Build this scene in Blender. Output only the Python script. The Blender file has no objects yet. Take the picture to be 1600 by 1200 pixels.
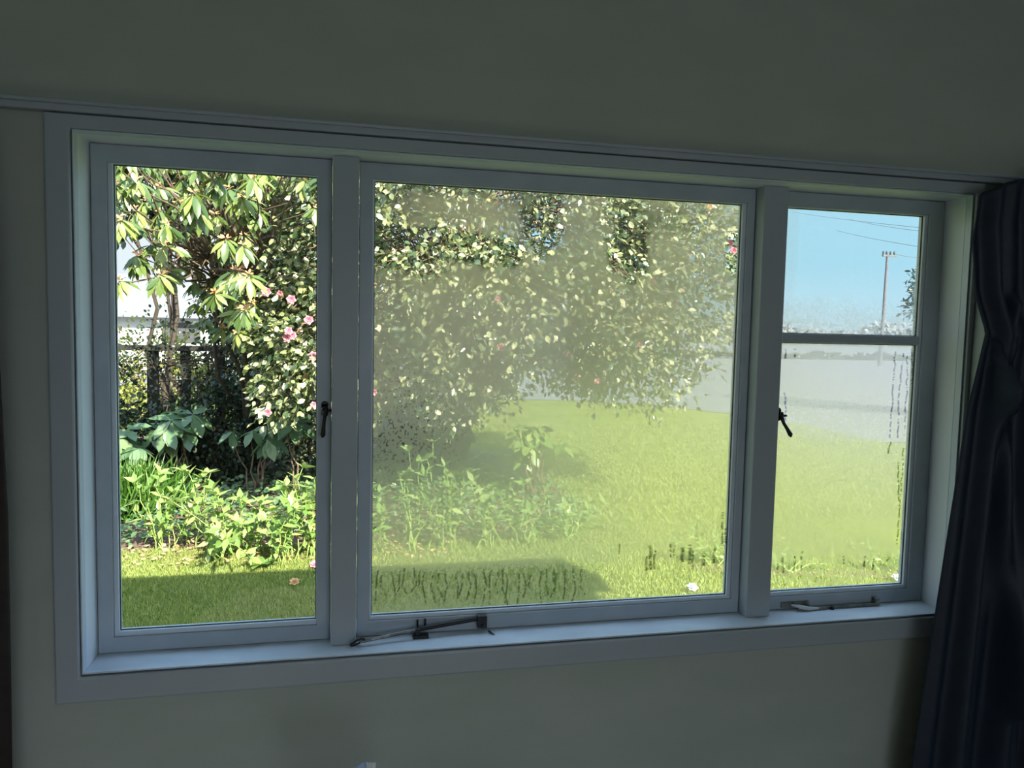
import bpy, bmesh, math
import numpy as np
from mathutils import Vector, Matrix

S = bpy.context.scene
rng = np.random.default_rng(7)

# ---------------------------------------------------------------- camera
F, CX, CY, CZ, YAW, PIT, ROL = 1162.01, 0.57884, -1.80483, 0.78867, 0.21756, -0.069297, 0.021792
fw = np.array([math.sin(YAW)*math.cos(PIT), math.cos(YAW)*math.cos(PIT), math.sin(PIT)])
rt0 = np.array([math.cos(YAW), -math.sin(YAW), 0.0])
up0 = np.cross(rt0, fw)
rt = rt0*math.cos(ROL) + up0*math.sin(ROL)
up = np.cross(rt, fw)
cam_d = bpy.data.cameras.new('camera')
cam = bpy.data.objects.new('camera', cam_d)
S.collection.objects.link(cam)
cam.matrix_world = Matrix(((rt[0], up[0], -fw[0], CX), (rt[1], up[1], -fw[1], CY), (rt[2], up[2], -fw[2], CZ), (0, 0, 0, 1)))
cam_d.sensor_fit = 'HORIZONTAL'
cam_d.sensor_width = 36.0
cam_d.lens = 36.0*F/1600.0
cam_d.clip_start = 0.05
cam_d.clip_end = 2000
S.camera = cam

# ---------------------------------------------------------------- world, sun, fill, exposure
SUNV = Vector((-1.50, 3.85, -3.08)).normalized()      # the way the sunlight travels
world = bpy.data.worlds.new('sky')
S.world = world
world.use_nodes = True
wn = world.node_tree
wn.nodes.clear()
# clear sky: bright towards the sun behind the house and overhead, calmer opposite, pale cloud low in the north-west
def wnode(t, **kw):
    n = wn.nodes.new(t)
    for k, v in kw.items(): setattr(n, k, v)
    return n
wtc = wnode('ShaderNodeTexCoord')
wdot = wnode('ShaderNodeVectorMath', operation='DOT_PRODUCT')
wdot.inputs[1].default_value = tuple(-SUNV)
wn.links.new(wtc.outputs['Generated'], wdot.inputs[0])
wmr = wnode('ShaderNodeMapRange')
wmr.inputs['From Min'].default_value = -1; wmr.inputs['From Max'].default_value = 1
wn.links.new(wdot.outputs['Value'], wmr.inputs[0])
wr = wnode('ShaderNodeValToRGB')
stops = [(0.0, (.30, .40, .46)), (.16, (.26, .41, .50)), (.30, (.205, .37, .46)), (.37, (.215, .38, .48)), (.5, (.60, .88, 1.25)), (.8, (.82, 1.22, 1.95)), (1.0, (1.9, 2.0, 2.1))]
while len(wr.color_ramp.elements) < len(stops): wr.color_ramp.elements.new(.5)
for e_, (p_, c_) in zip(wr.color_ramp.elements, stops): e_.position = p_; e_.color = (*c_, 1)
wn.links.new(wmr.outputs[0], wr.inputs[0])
wsx = wnode('ShaderNodeSeparateXYZ'); wn.links.new(wtc.outputs['Generated'], wsx.inputs[0])
wno = wnode('ShaderNodeTexNoise'); wno.inputs['Scale'].default_value = 3.0; wno.inputs['Detail'].default_value = 6.0
wmp = wnode('ShaderNodeMapping'); wmp.inputs['Scale'].default_value = (1, 1, 3)
wn.links.new(wtc.outputs['Generated'], wmp.inputs[0]); wn.links.new(wmp.outputs[0], wno.inputs['Vector'])
def wmath(op, a, b_):
    n = wnode('ShaderNodeMath', operation=op)
    for i_, v in enumerate((a, b_)):
        if hasattr(v, 'is_linked'): wn.links.new(v, n.inputs[i_])
        else: n.inputs[i_].default_value = v
    return n.outputs[0]
# cloud amount: low elevation, more to the left (small x)
low = wmath('SUBTRACT', .42, wmath('ADD', wmath('MULTIPLY', wsx.outputs['Z'], 1.5), wmath('MULTIPLY', wsx.outputs['X'], .75)))
cf = wnode('ShaderNodeMapRange'); cf.clamp = True
cf.inputs['From Min'].default_value = .0; cf.inputs['From Max'].default_value = .35
wn.links.new(wmath('ADD', low, wmath('MULTIPLY', wmath('SUBTRACT', wno.outputs[0], .5), .5)), cf.inputs[0])
hz = wnode('ShaderNodeMapRange'); hz.clamp = True
hz.inputs['From Min'].default_value = .09; hz.inputs['From Max'].default_value = -.01
hz.inputs['To Max'].default_value = .5
wn.links.new(wsx.outputs['Z'], hz.inputs[0])
wmx = wnode('ShaderNodeMix', data_type='RGBA')
wmx.inputs[7].default_value = (.42, .46, .50, 1)
wn.links.new(wmath('MAXIMUM', cf.outputs[0], hz.outputs[0]), wmx.inputs[0]); wn.links.new(wr.outputs[0], wmx.inputs[6])
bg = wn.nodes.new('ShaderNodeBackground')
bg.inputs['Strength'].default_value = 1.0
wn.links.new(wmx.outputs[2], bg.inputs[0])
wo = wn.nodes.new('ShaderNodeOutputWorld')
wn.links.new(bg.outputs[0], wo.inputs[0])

sun_d = bpy.data.lights.new('sun', 'SUN')
sun_d.energy = 10.5
sun_d.angle = 0.009
sun_d.color = (1.0, 0.93, 0.78)
sun = bpy.data.objects.new('sun', sun_d)
S.collection.objects.link(sun)
sun.rotation_euler = SUNV.to_track_quat('-Z', 'Y').to_euler()

fill_d = bpy.data.lights.new('added_room_fill', 'AREA')  # unseen fill lamp added to brighten the room
fill_d.shape = 'RECTANGLE'
fill_d.size = 2.2
fill_d.size_y = 1.2
fill_d.energy = 1.75
fill_d.color = (0.80, 0.93, 1.0)
fill = bpy.data.objects.new('added_room_fill', fill_d)
S.collection.objects.link(fill)
fill.location = (1.4, -4.13, 0.55)
fill.rotation_euler = (math.radians(90), 0, 0)

S.view_settings.view_transform = 'Standard'
S.view_settings.look = 'None'
S.view_settings.exposure = 1.15
S.view_settings.gamma = 1.0
S.view_settings.use_curve_mapping = False

# ---------------------------------------------------------------- helpers
GZ = -1.25          # the ground outside
FZ = -0.95          # the floor inside

def at(px, py, Y):                       # point of the view ray on the plane y = Y
    d = fw + rt*(px-800)/F - up*(py-600)/F
    t = (Y-CY)/d[1]
    return np.array([CX, CY, CZ]) + t*d

def gr(px, py, z=GZ):
    d = fw + rt*(px-800)/F - up*(py-600)/F
    t = (z-CZ)/d[2]
    return np.array([CX, CY, CZ]) + t*d

def link(o, parent=None):
    S.collection.objects.link(o)
    if parent is not None:
        o.parent = parent
    return o

def tag(o, label=None, cat=None, group=None, kind=None):
    if label: o['label'] = label
    if cat: o['category'] = cat
    if group: o['group'] = group
    if kind: o['kind'] = kind
    return o

def empty(name, loc=(0, 0, 0), rz=0.0, parent=None):
    o = bpy.data.objects.new(name, None)
    o.empty_display_size = 0.1
    o.location = loc
    o.rotation_euler = (0, 0, rz)
    return link(o, parent)

def setmat(me, mats):
    for m in (mats if isinstance(mats, (list, tuple)) else [mats]):
        me.materials.append(m)

def npmesh(name, V, faces, mats, parent=None, smooth=False, fmat=None, local=True):
    """V Nx3; faces: list of arrays (k x n). Coordinates are world unless parent is moved; origin shift handled."""
    me = bpy.data.meshes.new(name)
    V = np.asarray(V, dtype=np.float32)
    if parent is not None and local:
        V = V - np.array(gloc(parent), dtype=np.float32)
    loops = np.concatenate([f.reshape(-1) for f in faces]).astype(np.int32)
    tot = np.concatenate([np.full(len(f), f.shape[1]) for f in faces]).astype(np.int32)
    st = np.concatenate([[0], np.cumsum(tot)[:-1]]).astype(np.int32)
    me.vertices.add(len(V)); me.vertices.foreach_set('co', V.reshape(-1))
    me.loops.add(len(loops)); me.loops.foreach_set('vertex_index', loops)
    me.polygons.add(len(tot)); me.polygons.foreach_set('loop_start', st)
    me.polygons.foreach_set('loop_total', tot)
    if smooth:
        me.polygons.foreach_set('use_smooth', np.ones(len(tot), dtype=bool))
    setmat(me, mats)
    if fmat is not None:
        me.polygons.foreach_set('material_index', np.asarray(fmat, dtype=np.int32))
    me.update(calc_edges=True)
    return link(bpy.data.objects.new(name, me), parent)

def gloc(o):
    v = Vector((0, 0, 0))
    while o is not None:
        v = v + o.location
        o = o.parent
    return v

def bmobj(name, bm, mats, parent=None, bevel=0.0, smooth=False, shift=True):
    me = bpy.data.meshes.new(name)
    if parent is not None and shift:
        bmesh.ops.translate(bm, verts=bm.verts, vec=-gloc(parent))
    bm.normal_update()
    bm.to_mesh(me); bm.free()
    setmat(me, mats)
    if smooth:
        for p in me.polygons: p.use_smooth = True
    o = link(bpy.data.objects.new(name, me), parent)
    if bevel:
        md = o.modifiers.new('bevel', 'BEVEL')
        md.width = bevel; md.segments = 3; md.limit_method = 'ANGLE'
        md.angle_limit = math.radians(40)
    return o

def box(bm, x0, x1, y0, y1, z0, z1):
    v = [bm.verts.new(p) for p in ((x0,y0,z0),(x1,y0,z0),(x1,y1,z0),(x0,y1,z0),(x0,y0,z1),(x1,y0,z1),(x1,y1,z1),(x0,y1,z1))]
    for f in ((0,3,2,1),(4,5,6,7),(0,1,5,4),(1,2,6,5),(2,3,7,6),(3,0,4,7)):
        bm.faces.new([v[i] for i in f])

def boxes(name, lst, mat, parent=None, bevel=0.0):
    bm = bmesh.new()
    for b in lst: box(bm, *b)
    return bmobj(name, bm, mat, parent, bevel)

def mitred(bm, X0, X1, Z0, Z1, w, y0, y1, ws=None):
    """picture-frame of four mitred boards; opening X0..X1, Z0..Z1 ; widths l, r, b, t"""
    l, r, b, t = ws if ws else (w, w, w, w)
    inn = [(X0, Z0), (X1, Z0), (X1, Z1), (X0, Z1)]
    out = [(X0-l, Z0-b), (X1+r, Z0-b), (X1+r, Z1+t), (X0-l, Z1+t)]
    I0 = [bm.verts.new((p[0], y0, p[1])) for p in inn]; I1 = [bm.verts.new((p[0], y1, p[1])) for p in inn]
    O0 = [bm.verts.new((p[0], y0, p[1])) for p in out]; O1 = [bm.verts.new((p[0], y1, p[1])) for p in out]
    for i in range(4):
        j = (i+1) % 4
        bm.faces.new((I0[i], O0[i], O0[j], I0[j])); bm.faces.new((I1[i], I1[j], O1[j], O1[i]))
        bm.faces.new((I0[i], I0[j], I1[j], I1[i])); bm.faces.new((O0[i], O1[i], O1[j], O0[j]))

def tubes(paths, radii, n=7):
    """paths: list of Kx3 arrays, radii: list of K arrays -> V, faces"""
    Vs, Fs, o = [], [], 0
    for P, Rr in zip(paths, radii):
        P = np.asarray(P, float); K = len(P)
        T = np.gradient(P, axis=0); T /= np.linalg.norm(T, axis=1, keepdims=True)+1e-9
        ref = np.array([0.31, 0.17, 0.93]) if abs(T[0][2]) < .9 else np.array([0.95, 0.3, 0.1])
        A = np.cross(T, ref); A /= np.linalg.norm(A, axis=1, keepdims=True)+1e-9
        B = np.cross(T, A)
        an = np.linspace(0, 2*math.pi, n, endpoint=False)
        ring = P[:, None, :] + np.asarray(Rr)[:, None, None]*(np.cos(an)[None, :, None]*A[:, None, :]+np.sin(an)[None, :, None]*B[:, None, :])
        Vs.append(ring.reshape(-1, 3))
        i = np.arange(K-1)[:, None]*n; j = np.arange(n)[None, :]; j2 = (j+1) % n
        q = np.stack([i+j, i+j2, i+n+j2, i+n+j], -1).reshape(-1, 4)+o
        Fs.append(q)
        o += K*n
    return np.concatenate(Vs), [np.concatenate(Fs)]

def wob(a, b, k=7, amp=.05, sag=0.0, r=None):
    r = r or rng
    a = np.asarray(a, float); b = np.asarray(b, float)
    t = np.linspace(0, 1, k)[:, None]
    P = a + (b-a)*t
    n = r.normal(0, amp, (k, 3)); n[0] = 0; n[-1] = 0
    P += n
    P[:, 2] -= sag*4*(t*(1-t))[:, 0]
    return P

# ---------------------------------------------------------------- materials
def newmat(name):
    m = bpy.data.materials.new(name); m.use_nodes = True
    nt = m.node_tree; nt.nodes.clear()
    out = nt.nodes.new('ShaderNodeOutputMaterial')
    return m, nt, out

def N(nt, t, **kw):
    n = nt.nodes.new(t)
    for k, v in kw.items():
        if k in n.inputs: n.inputs[k].default_value = v
        else: setattr(n, k, v)
    return n

def ramp(nt, stops, interp='LINEAR'):
    r = nt.nodes.new('ShaderNodeValToRGB')
    r.color_ramp.interpolation = interp
    while len(r.color_ramp.elements) < len(stops): r.color_ramp.elements.new(0.5)
    for e, (p, c) in zip(r.color_ramp.elements, stops):
        e.position = p; e.color = (*c, 1)
    return r

def paint(name, c0, c1, rough=.45, scale=6.0, bump=.0, bscale=300, stretch=(1, 1, 1), spec=.5, metal=0.0):
    m, nt, out = newmat(name)
    b = N(nt, 'ShaderNodeBsdfPrincipled', Roughness=rough, Metallic=metal)
    b.inputs['Specular IOR Level'].default_value = spec
    tc = N(nt, 'ShaderNodeTexCoord'); mp = N(nt, 'ShaderNodeMapping')
    mp.inputs['Scale'].default_value = stretch
    nt.links.new(tc.outputs['Object'], mp.inputs[0])
    no = N(nt, 'ShaderNodeTexNoise', Scale=scale, Detail=5.0)
    nt.links.new(mp.outputs[0], no.inputs['Vector'])
    r = ramp(nt, [(.3, c0), (.7, c1)])
    nt.links.new(no.outputs[0], r.inputs[0]); nt.links.new(r.outputs[0], b.inputs['Base Color'])
    if bump:
        n2 = N(nt, 'ShaderNodeTexNoise', Scale=bscale, Detail=3.0)
        nt.links.new(mp.outputs[0], n2.inputs['Vector'])
        bp = N(nt, 'ShaderNodeBump', Strength=bump, Distance=.002)
        nt.links.new(n2.outputs[0], bp.inputs['Height']); nt.links.new(bp.outputs[0], b.inputs['Normal'])
    nt.links.new(b.outputs[0], out.inputs[0])
    return m

def leafmat(name, cols, rough=.35, trans=.3, tcol=None, spec=.5):
    m, nt, out = newmat(name)
    g = N(nt, 'ShaderNodeNewGeometry')
    k = len(cols)
    r = ramp(nt, [(i/(k-1) if k > 1 else 0, c) for i, c in enumerate(cols)])
    nt.links.new(g.outputs['Random Per Island'], r.inputs[0])
    b = N(nt, 'ShaderNodeBsdfPrincipled', Roughness=rough)
    b.inputs['Specular IOR Level'].default_value = spec
    nt.links.new(r.outputs[0], b.inputs['Base Color'])
    t = N(nt, 'ShaderNodeBsdfTranslucent')
    hs = N(nt, 'ShaderNodeHueSaturation', Value=1.5, Saturation=1.15)
    nt.links.new(r.outputs[0], hs.inputs['Color']); nt.links.new(hs.outputs[0], t.inputs[0])
    mx = N(nt, 'ShaderNodeMixShader'); mx.inputs[0].default_value = trans
    nt.links.new(b.outputs[0], mx.inputs[1]); nt.links.new(t.outputs[0], mx.inputs[2])
    nt.links.new(mx.outputs[0], out.inputs[0])
    return m

M = {}
M['wall'] = paint('wallpaper', (.41, .46, .40), (.45, .495, .445), rough=.85, scale=3, bump=.25, bscale=260, stretch=(1, 1, 2.5), spec=.2)
M['ceil'] = paint('ceiling_paint', (.6, .6, .56), (.64, .64, .6), rough=.9)
M['floor'] = paint('carpet', (.07, .06, .05), (.10, .085, .07), rough=.95, scale=40)
M['reveal'] = paint('white_reveal_lit', (.78, .84, .90), (.81, .87, .92), rough=.35, scale=4)  # white paint made paler, sky light on the reveals put into the colour
M['trimp'] = paint('gloss_white_trim_shaded', (.38, .44, .48), (.41, .47, .51), rough=.35, scale=4, bump=.06, bscale=60)  # white paint made greyer, shade of the room-facing sides put into the colour
M['white'] = paint('painted_timber', (.60, .69, .78), (.66, .75, .83), rough=.3, scale=9, bump=.06, bscale=70)  # paler than the trim: light caught by the beads is put into the colour
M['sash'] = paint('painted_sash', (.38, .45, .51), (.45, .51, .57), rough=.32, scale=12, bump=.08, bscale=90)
M['sill'] = paint('worn_sill_paint', (.54, .60, .68), (.70, .77, .84), rough=.35, scale=14, bump=.1, bscale=60, stretch=(.4, 1, 1))  # worn paint, brightened like the reveals to stand in for sky light
M['putty'] = paint('dirty_putty', (.02, .02, .018), (.10, .10, .09), rough=.8, scale=60)
M['iron'] = paint('dark_painted_iron', (.010, .010, .011), (.03, .028, .026), rough=.45, scale=50, metal=.3)
M['steel'] = paint('tarnished_steel', (.10, .095, .08), (.32, .31, .28), rough=.4, scale=50, metal=.8)
M['navy'] = paint('navy_satin', (.008, .018, .036), (.012, .025, .048), rough=.55, scale=30, bump=.1, bscale=500)
M['brown_c'] = paint('dark_brown_cloth', (.016, .010, .008), (.028, .018, .014), rough=.8, scale=30)
M['added_strip'] = paint('pale_strip', (.50, .55, .54), (.58, .62, .60), rough=.8, scale=30)  # for the pale sheet added as a bright sliver beside the casing
M['cladding'] = paint('weatherboard', (.40, .40, .40), (.48, .47, .45), rough=.6)
M['roof'] = paint('roof_steel', (.2, .2, .2), (.26, .26, .26), rough=.6)
M['bark'] = paint('bark', (.018, .014, .010), (.06, .043, .03), rough=.9, scale=30, bump=.5, bscale=60)
M['twig'] = paint('twig', (.06, .04, .027), (.15, .095, .06), rough=.8, scale=30)
M['fence'] = paint('weathered_fence_shaded', (.006, .007, .005), (.018, .018, .013), rough=.9, scale=12, bump=.3, bscale=40, stretch=(3, 3, .5))  # wood colour darkened to stand in for the shade of the trees
M['stem'] = paint('green_stem', (.18, .28, .06), (.26, .36, .10), rough=.5)
M['mulch'] = paint('brown_mulch', (.05, .032, .02), (.16, .10, .07), rough=.95, scale=40, bump=.6, bscale=50)
M['gravel'] = paint('pale_gravel', (.095, .10, .115), (.135, .14, .155), rough=.9, scale=20)
M['pole'] = paint('pale_concrete_pole', (.06, .06, .065), (.09, .09, .10), rough=.8)
M['wire'] = paint('wire', (.03, .03, .035), (.05, .05, .05), rough=.6)
M['paper'] = paint('white_paper', (.6, .62, .62), (.7, .72, .72), rough=.6)
M['bluep'] = paint('pale_blue_paper', (.30, .42, .62), (.36, .48, .68), rough=.6)
M['tablew'] = paint('table_timber', (.12, .07, .04), (.2, .12, .07), rough=.5, scale=5)

M['rhodo'] = leafmat('rhododendron_leaf', [(.035, .07, .022), (.08, .13, .035), (.15, .20, .05), (.26, .29, .10)], rough=.33, trans=.3)
M['rhodo_bud'] = leafmat('brown_bud', [(.42, .17, .06), (.5, .28, .12)], rough=.6, trans=.2)
M['camellia'] = leafmat('camellia_leaf', [(.022, .045, .018), (.035, .065, .025), (.065, .095, .038), (.15, .17, .07), (.30, .32, .15), (.46, .45, .28)], rough=.24, trans=.18, spec=.7)  # palest cream stops put sun glints into the leaf colour
M['camdark'] = leafmat('background_leaf_shaded', [(.006, .014, .007), (.012, .026, .011), (.03, .05, .018)], rough=.4, trans=.22)  # leaf colour darkened to stand in for shade at the back
M['under'] = leafmat('broad_leaf', [(.05, .10, .04), (.09, .16, .07), (.17, .24, .12)], rough=.4, trans=.25)
M['fernl'] = leafmat('yellow_green_leaf', [(.14, .18, .03), (.26, .28, .07), (.34, .28, .12)], rough=.5, trans=.4)
M['hydr'] = leafmat('fresh_green_leaf', [(.10, .18, .04), (.19, .28, .075), (.34, .40, .15)], rough=.4, trans=.35)
M['strap'] = leafmat('strap_leaf', [(.03, .085, .012), (.06, .15, .02), (.11, .21, .04)], rough=.4, trans=.3)
M['grassb'] = leafmat('grass_blade', [(.12, .18, .055), (.22, .27, .065), (.34, .36, .11)], rough=.5, trans=.35)
M['pink'] = leafmat('pink_petal', [(.5, .13, .2), (.6, .25, .3), (.65, .38, .4)], rough=.5, trans=.35)
M['spent'] = leafmat('brown_petal', [(.5, .28, .12), (.62, .4, .2)], rough=.6, trans=.3)
M['fartree'] = leafmat('far_tree_leaf', [(.10, .11, .12), (.17, .18, .20)], rough=.7, trans=.2)  # distance haze put into the greyish leaf colour
M['deadw'] = leafmat('dry_leaf', [(.3, .2, .1), (.5, .36, .2)], rough=.7, trans=.2)

def lawnmat():
    m, nt, out = newmat('lawn_ground')
    b = N(nt, 'ShaderNodeBsdfPrincipled', Roughness=.9)
    b.inputs['Specular IOR Level'].default_value = .1
    tc = N(nt, 'ShaderNodeTexCoord')
    n1 = N(nt, 'ShaderNodeTexNoise', Scale=1.1, Detail=6.0); n2 = N(nt, 'ShaderNodeTexNoise', Scale=45.0, Detail=4.0)
    nt.links.new(tc.outputs['Object'], n1.inputs['Vector']); nt.links.new(tc.outputs['Object'], n2.inputs['Vector'])
    r1 = ramp(nt, [(.3, (.10, .135, .020)), (.7, (.17, .20, .036))])
    r2 = ramp(nt, [(.3, (.55, .55, .55)), (.7, (1.15, 1.15, 1.15))])
    nt.links.new(n1.outputs[0], r1.inputs[0]); nt.links.new(n2.outputs[0], r2.inputs[0])
    mx = N(nt, 'ShaderNodeMix', data_type='RGBA', blend_type='MULTIPLY')
    mx.inputs[0].default_value = 1.0
    nt.links.new(r1.outputs[0], mx.inputs[6]); nt.links.new(r2.outputs[0], mx.inputs[7])
    nt.links.new(mx.outputs[2], b.inputs['Base Color']); nt.links.new(b.outputs[0], out.inputs[0])
    return m
M['lawn'] = lawnmat()

def clear_nodes(nt):
    t = N(nt, 'ShaderNodeBsdfTransparent'); t.inputs[0].default_value = (.96, .975, .965, 1)
    g = N(nt, 'ShaderNodeBsdfGlossy', Roughness=.02)
    mx = N(nt, 'ShaderNodeMixShader'); mx.inputs[0].default_value = .03
    nt.links.new(t.outputs[0], mx.inputs[1]); nt.links.new(g.outputs[0], mx.inputs[2])
    return mx

def glassmats():
    m, nt, out = newmat('clear_glass')
    nt.links.new(clear_nodes(nt).outputs[0], out.inputs[0])
    m2, nt, out = newmat('condensation_on_glass')
    cl = clear_nodes(nt)
    rf = N(nt, 'ShaderNodeBsdfRefraction', Roughness=.72, IOR=1.2)
    rf.inputs[0].default_value = (.87, .80, .745, 1)
    tl = N(nt, 'ShaderNodeBsdfTranslucent'); tl.inputs[0].default_value = (.92, .90, .86, 1)
    fm = N(nt, 'ShaderNodeMixShader'); fm.inputs[0].default_value = .2
    nt.links.new(rf.outputs[0], fm.inputs[1]); nt.links.new(tl.outputs[0], fm.inputs[2])
    # running water: grey tint stands in for dark refraction in the drops
    wt = N(nt, 'ShaderNodeBsdfTransparent'); wt.inputs[0].default_value = (.24, .26, .27, 1)
    wr_ = N(nt, 'ShaderNodeAttribute', attribute_name='water_run')
    wmix = N(nt, 'ShaderNodeMixShader')
    nt.links.new(wr_.outputs['Fac'], wmix.inputs[0]); nt.links.new(cl.outputs[0], wmix.inputs[1]); nt.links.new(wt.outputs[0], wmix.inputs[2])
    at_ = N(nt, 'ShaderNodeAttribute', attribute_name='condensation')
    mx = N(nt, 'ShaderNodeMixShader')
    nt.links.new(at_.outputs['Fac'], mx.inputs[0])
    nt.links.new(wmix.outputs[0], mx.inputs[1]); nt.links.new(fm.outputs[0], mx.inputs[2])
    nt.links.new(mx.outputs[0], out.inputs[0])
    return m, m2
M['glass'], M['fog'] = glassmats()

# ================================================================= THE ROOM
W, H = 2.29, 1.2
D = .087
XL, XR, YB, ZC = -0.95, 3.25, -4.2, 1.78
def struct(o): return tag(o, kind='structure')
YW = .16
struct(boxes('wall_front', [(XL-.15, -.019, 0, YW, FZ-.3, ZC), (W+.019, XR+.15, 0, YW, FZ-.3, ZC), (-.019, W+.019, 0, YW, FZ-.3, -.022), (-.019, W+.019, 0, YW, H+.022, ZC)], M['wall']))
struct(boxes('wall_left', [(XL-.15, XL, YB-.15, 0, FZ-.3, ZC)], M['wall']))
struct(boxes('wall_right', [(XR, XR+.15, YB-.15, 0, FZ-.3, ZC)], M['wall']))
struct(boxes('wall_back', [(XL, .3, YB-.15, YB, FZ-.3, ZC), (2.5, XR, YB-.15, YB, FZ-.3, ZC), (.3, 2.5, YB-.15, YB, FZ-.3, -.05), (.3, 2.5, YB-.15, YB, 1.15, ZC)], M['wall']))
struct(boxes('floor', [(XL, XR, YB, 0, FZ-.1, FZ)], M['floor']))
struct(boxes('ceiling', [(XL-.15, XR+.15, YB-.15, YW, ZC, ZC+.06)], M['ceil']))
bm = bmesh.new(); mitred(bm, .34, 2.46, -.01, 1.11, .04, YB-.09, YB-.04)
struct(bmobj('added_back_window', bm, M['white'], bevel=.003))  # unseen window frame added around the fill lamp
# outside of the house: weatherboards, soffit and roof
lst = []
for k in range(17):
    z = FZ-.3 + k*.18
    for a, b_ in ((XL-.17, -.06), (W+.06, XR+.17)) if z+.18 > -.12 and z < 1.3 else ((XL-.17, XR+.17),):
        lst.append((a, b_, YW, YW+.018, z, min(z+.178, ZC)))
struct(boxes('trim_2', lst, M['cladding'], bevel=.002))
struct(boxes('roof', [(XL-.65, XR+.72, YB-.7, .6, ZC+.06, ZC+.12), (XL-.65, XR+.72, YW+.02, .6, 1.52, 1.54), (XL-.65, XR+.72, .58, .61, 1.5, ZC+.12)], M['roof']))
# rail over the window along the whole wall, with its bead
struct(boxes('trim_1', [(XL, XR, -.026, 0, 1.236, 1.257), (XL, XR, -.034, 0, 1.250, 1.259)], M['trimp'], bevel=.003))
struct(boxes('baseboard_front', [(XL, XR, -.018, 0, FZ, FZ+.12)], M['trimp'], bevel=.003))

# ================================================================= THE WINDOW
win = struct(empty('window_1', (0, 0, 0)))
bm = bmesh.new()
mitred(bm, -.006, W+.006, -.006, H+.004, 0, -.018, 0, ws=(.050, .027, .060, .030))
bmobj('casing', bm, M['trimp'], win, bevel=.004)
# the thin round nosing of the lining, standing a hair proud of the casing joint
bm = bmesh.new(); mitred(bm, 0, W, 0, H, 0, -.010, .012, ws=(.0035, .0035, .0035, .0035))
bmobj('lining_edge', bm, M['white'], win, bevel=.001)
bm = bmesh.new(); mitred(bm, 0, W, 0, H, .02, .0125, YW, ws=(.018, .018, .021, .021))
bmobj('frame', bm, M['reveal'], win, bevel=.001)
bm = bmesh.new(); box(bm, .001, W-.001, -.012, YW+.05, -.0005, .0015); 
bmobj('sill', bm, M['sill'], win, bevel=.0005)
boxes('mullion', [(.540, .6025, .047, YW, .001, H)], M['trimp'], win, bevel=.003)
boxes('mullion', [(1.677, 1.7515, .047, YW, .001, H)], M['trimp'], win, bevel=.003)

def noise2(x, z, s, seed):
    """smooth value noise on arrays"""
    r = np.random.default_rng(seed); T = r.random((64, 64))
    X = x*s; Z = z*s
    i = np.floor(X).astype(int); j = np.floor(Z).astype(int)
    u = X-i; v = Z-j; u = u*u*(3-2*u); v = v*v*(3-2*v)
    g = lambda a, b: T[a % 64, b % 64]
    return g(i, j)*(1-u)*(1-v)+g(i+1, j)*u*(1-v)+g(i, j+1)*(1-u)*v+g(i+1, j+1)*u*v

def fbm(x, z, s, seed, o=4):
    t = 0; a = 1; n = 0
    for k in range(o):
        t = t+a*noise2(x, z, s*2**k, seed+k); n += a; a *= .55
    return t/n

def P2(px, py, Y=.104):
    p = at(px, py, Y); return p[0], p[2]

def blob(x, z, px, py, rx, ry, soft=.35, ang=0.0, seed=3, rough=.5):
    cx, cz = P2(px, py); s = 1.95/F
    dx = (x-cx)/(rx*s); dz = (z-cz)/(ry*s)
    c, q = math.cos(ang), math.sin(ang)
    d = np.sqrt((dx*c+dz*q)**2+(-dx*q+dz*c)**2) + (fbm(x, z, 45, seed)-.5)*rough
    return np.clip((1+soft-d)/(2*soft), 0, 1)

WET = [0]
def streak(x, z, pts, w, seed):
    """clear run of a drop down the glass; pts in photo pixels top to bottom"""
    q = np.array([P2(*p) for p in pts])
    zz = q[:, 1][::-1]; xx = q[:, 0][::-1]
    cx = np.interp(z, zz, xx) + (noise2(z, z*0+seed, 60, seed)-.5)*.005
    inz = (z > zz[0]) & (z < zz[-1])
    br = noise2(x*0+seed, z, 260, seed+5)
    v = np.clip(1.4-np.abs(x-cx)/w*1.0, 0, 1)*inz*np.clip(br*2.4-.15, 0, 1)
    WET[0] = np.maximum(WET[0], v)
    return v

def sm(a, b, t):
    t = np.clip((t-a)/(b-a), 0, 1); return t*t*(3-2*t)

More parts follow.
